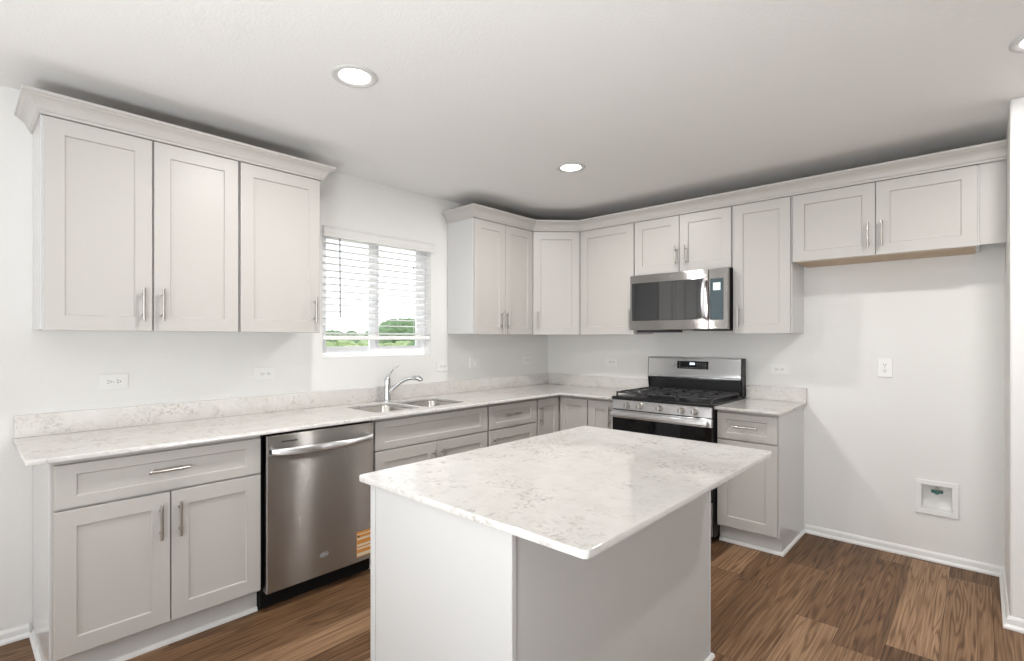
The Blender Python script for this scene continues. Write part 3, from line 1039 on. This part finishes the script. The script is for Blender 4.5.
MB().prism([(bgy(1.062) - 0.0012, 1.062), (bgy(1.062) + 0.001, 1.062), (bgy(1.068) + 0.001, 1.068), (bgy(1.068) - 0.0012, 1.068)], 0.008, RW - 0.012, 'x').build('groove', M['print'], bg)
dp = MB().prism([(bgy(1.124) - 0.0025, 1.124), (bgy(1.124) + 0.001, 1.124), (bgy(1.186) + 0.001, 1.186), (bgy(1.186) - 0.0025, 1.186)], 0.260, 0.514, 'x').build('display_panel', M['black_glass'], bg)
m = MB()
for dx in (0.366, 0.380, 0.394):
    yy = bgy(1.165)
    m.box(dx, dx + 0.010, yy - 0.0034, yy - 0.002, 1.157, 1.174)
m.build('digits', M['digits'], dp)
m = MB()
random.seed(5)
for ix in range(11):
    for iz in range(3):
        x = 0.276 + ix * 0.021
        if 0.289 < x < 0.42 and iz > 0:
            continue
        z = 1.133 + iz * 0.017
        yy = bgy(z)
        m.box(x, x + random.choice((0.006, 0.009, 0.011)), yy - 0.0032, yy - 0.002, z, z + 0.004)
m.build('key_marks', M['print'], dp)

# ---------------------------------------------------------------- microwave
mw = thing('microwave', 'stainless over-the-range microwave with dark glass door', 'microwave', (1.160, 0, 1.428))
MW, MH = 0.768, 0.440
MB().box(0.002, MW - 0.001, -0.372, -0.006, 0.006, MH, 0.003).build('body', M['black_matt'], mw)
MB().box(0.02, 0.28, -0.33, -0.05, -0.012, 0.008, 0.003).build('filter', M['iron'], mw)
MB().box(0.48, 0.74, -0.33, -0.05, -0.004, 0.008, 0.003).build('filter', M['iron'], mw)
md = MB().box(0.0, 0.628, -0.404, -0.373, 0.004, MH - 0.004, 0.004, 2).build('door', M['steel'], mw)
MB().box(0.018, 0.594, -0.4062, -0.402, 0.078, 0.374, 0.003).build('door_glass', M['mw_glass'], md)
cpn = MB().box(0.631, MW, -0.404, -0.373, 0.004, MH - 0.004, 0.004, 2).build('control_panel', M['steel'], mw)
MB().box(0.643, 0.736, -0.4062, -0.402, 0.072, 0.366, 0.003).build('key_panel', M['reflection_key_glass'], cpn)
MB().box(0.664, 0.716, -0.4070, -0.405, 0.282, 0.336).build('screen', emit('microwave_screen', (0.62, 0.74, 0.76), 0.35), cpn)
loops = []
for i in range(21):
    q = i / 20
    z = 0.078 + 0.284 * q
    y = -0.408 - 0.046 * (1 - (2 * q - 1) ** 2) ** 0.6
    loops.append([(0.592, y, z), (0.596, y - 0.007, z), (0.606, y - 0.010, z), (0.616, y - 0.007, z), (0.620, y, z), (0.612, y + 0.006, z), (0.600, y + 0.006, z)])
MB().rings(loops).build('handle', M['steel_light'], md, smooth=True)
emblem(md, 0.352, 0.408, -0.404, 0.016)

# ---------------------------------------------------------------- wall plates
def wall_plate(label, wall, a, z, kind='outlet', horizontal=True, w=0.122, hgt=0.078):
    loc = (0, a, z) if wall == 'left' else (a, 0, z)
    t = thing('wall_outlet' if kind == 'outlet' else 'wall_switch', label, 'outlet' if kind == 'outlet' else 'switch', loc, ROT_LEFT if wall == 'left' else 0, 'wall plates')
    if not horizontal:
        w, hgt = hgt, w
    MB().box(-w / 2, w / 2, -0.0065, -0.0005, -hgt / 2, hgt / 2, 0.0025, 2).build('cover_plate', M['plastic'], t)
    if kind == 'outlet':
        for s in (-1, 1):
            cx, cz = (s * 0.0195, 0) if horizontal else (0, s * 0.0195)
            rw, rh = (0.014, 0.0165) if horizontal else (0.0165, 0.014)
            r = MB().prism(rrect(cx - rw, cx + rw, cz - rh, cz + rh, 0.009, 4), -0.0085, -0.006, 'y').build('socket', M['plastic'], t)
            m = MB()
            if horizontal:
                m.box(cx - 0.006, cx + 0.002, -0.009, -0.008, 0.0045, 0.0072)
                m.box(cx - 0.006, cx + 0.003, -0.009, -0.008, -0.0072, -0.0045)
                m.lathe([(0.0028, 0), (0.0028, 0.0009), (0, 0.0009)], (cx + 0.0085, -0.0081, 0), 10, 'y')
            else:
                m.box(-0.0072, -0.0045, -0.009, -0.008, cz - 0.002, cz + 0.006)
                m.box(0.0045, 0.0072, -0.009, -0.008, cz - 0.003, cz + 0.006)
                m.lathe([(0.0028, 0), (0.0028, 0.0009), (0, 0.0009)], (0, -0.0081, cz - 0.0085), 10, 'y')
            m.build('slots', M['slot'], r)
    else:
        MB().box(-0.006, 0.006, -0.018, -0.006, -0.012, 0.006, 0.002).build('toggle', M['plastic'], t)
    MB().lathe([(0.003, 0), (0.0028, 0.001), (0, 0.0014)], (0, -0.0064, 0) if kind == 'outlet' else (0, -0.0064, 0.030), 10, 'y').build('screw', M['nickel'], t)
    return t


wall_plate('horizontal white outlet above the worktop at far left, over the wide drawer', 'left', -3.520, 1.148)
wall_plate('horizontal white outlet on the wall above the dishwasher', 'left', -2.778, 1.150)
wall_plate('white outlet just right of the window sill corner', 'left', -1.375, 1.140)
wall_plate('white switch plate under the two-door wall cabinet right of the window', 'left', -1.015, 1.155, 'switch', True, 0.118, 0.096)
wall_plate('white outlet nearest the room corner, under the two-door cabinet', 'left', -0.335, 1.160)
wall_plate('white outlet on the range wall between the corner and the range', 'back', 0.745, 1.152)
wall_plate('horizontal white outlet just right of the range backguard', 'back', 2.150, 1.142)
wall_plate('upright white outlet alone on the wall of the fridge recess', 'back', 2.776, 1.178, horizontal=False)

# ice-maker water box low in the fridge recess
ib = thing('water_supply_box', 'white recessed water supply box low on the fridge recess wall', 'supply box', (3.034, 0, 0.388))
w2, h2, t2 = 0.102, 0.105, 0.030
m = MB()
m.box(-w2, w2, -0.011, -0.0005, h2 - t2, h2, 0.003)
m.box(-w2, w2, -0.011, -0.0005, -h2, -h2 + t2 + 0.002, 0.003)
m.box(-w2, -w2 + t2, -0.011, -0.0005, -h2 + t2, h2 - t2, 0.003)
m.box(w2 - t2, w2, -0.011, -0.0005, -h2 + t2, h2 - t2, 0.003)
m.build('flange', M['plastic'], ib)
iw, ih = w2 - t2, h2 - t2
m = MB()
m.box(-iw - 0.004, iw + 0.004, 0.060, 0.066, -ih - 0.004, ih + 0.004)
m.box(-iw - 0.004, -iw, -0.002, 0.061, -ih - 0.004, ih + 0.004)
m.box(iw, iw + 0.004, -0.002, 0.061, -ih - 0.004, ih + 0.004)
m.box(-iw, iw, -0.002, 0.061, -ih - 0.004, -ih)
m.box(-iw, iw, -0.002, 0.061, ih, ih + 0.004)
m.build('recess', M['plastic'], ib)
vv = MB().tube([(0.0, 0.061, 0.042), (0.0, 0.022, 0.042)], 0.009, 12).tube([(0.0, 0.034, 0.045), (0.0, 0.034, 0.062)], 0.007, 10).build('valve', M['nickel'], ib, smooth=True)
MB().box(-0.028, 0.030, 0.012, 0.026, 0.026, 0.044, 0.004).lathe([(0.014, 0), (0.014, 0.010), (0, 0.011)], (0.0, 0.016, 0.034), 10, 'y').build('valve_handle', M['brass'], vv)

# ---------------------------------------------------------------- recessed ceiling lamps
def ceiling_lamp(label, x, y):
    t = thing('ceiling_light', label, 'ceiling light', (x, y, CEIL), 0, 'recessed ceiling lights')
    MB().lathe([(0.096, -0.0005), (0.096, -0.004), (0.091, -0.008), (0.080, -0.0085), (0.070, -0.0055), (0.066, -0.003), (0.066, -0.0005)], (0, 0, 0), 40).build('trim_ring', M['lamp_trim'], t, smooth=True)
    MB().lathe([(0.0665, -0.0015), (0.05, -0.0045), (0.025, -0.006), (0, -0.0065)], (0, 0, 0), 40).build('lens', M['lens'], t, smooth=True)
    d_ = bpy.data.lights.new('lamp_glow', 'AREA')
    d_.shape = 'DISK'
    d_.size = 0.13
    d_.energy = CAN_WATTS
    d_.color = (1.0, 0.975, 0.945)
    o = bpy.data.objects.new('lamp_glow', d_)
    col.objects.link(o)
    o.parent = t
    o.location = (0, 0, -0.012)
    return t


ceiling_lamp('round recessed ceiling light above the left end of the island, nearest the sink side', 1.241, -2.899)
ceiling_lamp('round recessed ceiling light deepest in the room, in front of the corner cabinets', 1.235, -1.310)
ceiling_lamp('recessed ceiling light cut off by the right edge of the photo', 3.410, -1.300)

# ---------------------------------------------------------------- outside
structure(MB().box(-160, -0.5, -60, 160, -0.42, -0.40).build('ground', M['field']))


def foliage(name, label, cat, group, x, y, base, w_, h_, mat, seed, trunk=True, n=16):
    rnd = random.Random(seed)
    t = thing(name, label, cat, (x, y, base), rnd.uniform(0, 6), group)
    m = MB()
    for i in range(n):
        b = bmesh.new()
        bmesh.ops.create_icosphere(b, subdivisions=3, radius=1)
        r = w_ * rnd.uniform(0.20, 0.34)
        ang, rr = rnd.uniform(0, 2 * PI), w_ * 0.5 * math.sqrt(rnd.random()) * 0.75
        lo = 0.34 if trunk else 0.12
        cz_ = h_ * rnd.uniform(lo + 0.1, 0.86) * (1 - 0.25 * rr / w_)
        for v_ in b.verts:
            k_ = 1 + rnd.uniform(-0.22, 0.22)
            v_.co = Vector((v_.co.x * r * k_ + rr * math.cos(ang), v_.co.y * r * k_ + rr * math.sin(ang), max(0.03, v_.co.z * r * 0.75 * k_ + cz_)))
        m.add(b)
    m.build('foliage', mat, t)
    if trunk:
        MB().tube([(0, 0, -0.05), (0.03 * w_, 0, h_ * 0.3), (0, 0.03 * w_, h_ * 0.6)], [0.04 * w_, 0.032 * w_, 0.02 * w_], 8).build('trunk', M['bark'], t)
    return t


CY, SY = math.cos(math.radians(42.429)), math.sin(math.radians(42.429))


def along(px, depth):
    u_ = (px - 512) / 513.37
    return (3.2353 + depth * (-SY + CY * u_), -4.0749 + depth * (CY + SY * u_))


for i, (px, dep, w_, h_, lbl) in enumerate([
        (394, 42, 4.6, 3.3, 'broad green tree seen through the right half of the window'),
        (330, 50, 2.4, 2.6, 'small green tree at the left edge of the window view'),
        (354, 55, 2.8, 2.7, 'small green tree seen left of the window mullion'),
        (371, 58, 2.4, 2.3, 'small tree directly behind the window mullion')]):
    x, y = along(px, dep)
    foliage('tree', lbl, 'tree', 'trees in the field', x, y, -0.4, w_, h_, M['leaf_dark'], 10 + i)
blist = [(321, 24, 1.5, 1.55, 'leaf_dry'), (334, 30, 2.1, 1.6, 'leaf_mid'), (343, 37, 2.4, 1.75, 'leaf_dark'), (355, 25, 1.6, 1.48, 'leaf_dry'),
         (371, 33, 2.0, 1.6, 'leaf_mid'), (385, 22, 1.5, 1.45, 'leaf_dry'), (397, 36, 2.2, 1.6, 'leaf_mid'), (410, 29, 1.8, 1.55, 'leaf_dark')]
words = ['farthest left', 'second from the left', 'third from the left, dark green', 'fourth from the left', 'just right of the mullion base', 'pale, second right of the mullion',
         'third right of the mullion', 'farthest right, dark green']
for i, (px, dep, w_, h_, mt) in enumerate(blist):
    x, y = along(px, dep)
    foliage('shrub', 'low shrub below the blind in the window view, ' + words[i], 'shrub', 'shrubs in the field', x, y, -0.4, w_, h_, M[mt], 30 + i, False, 12)
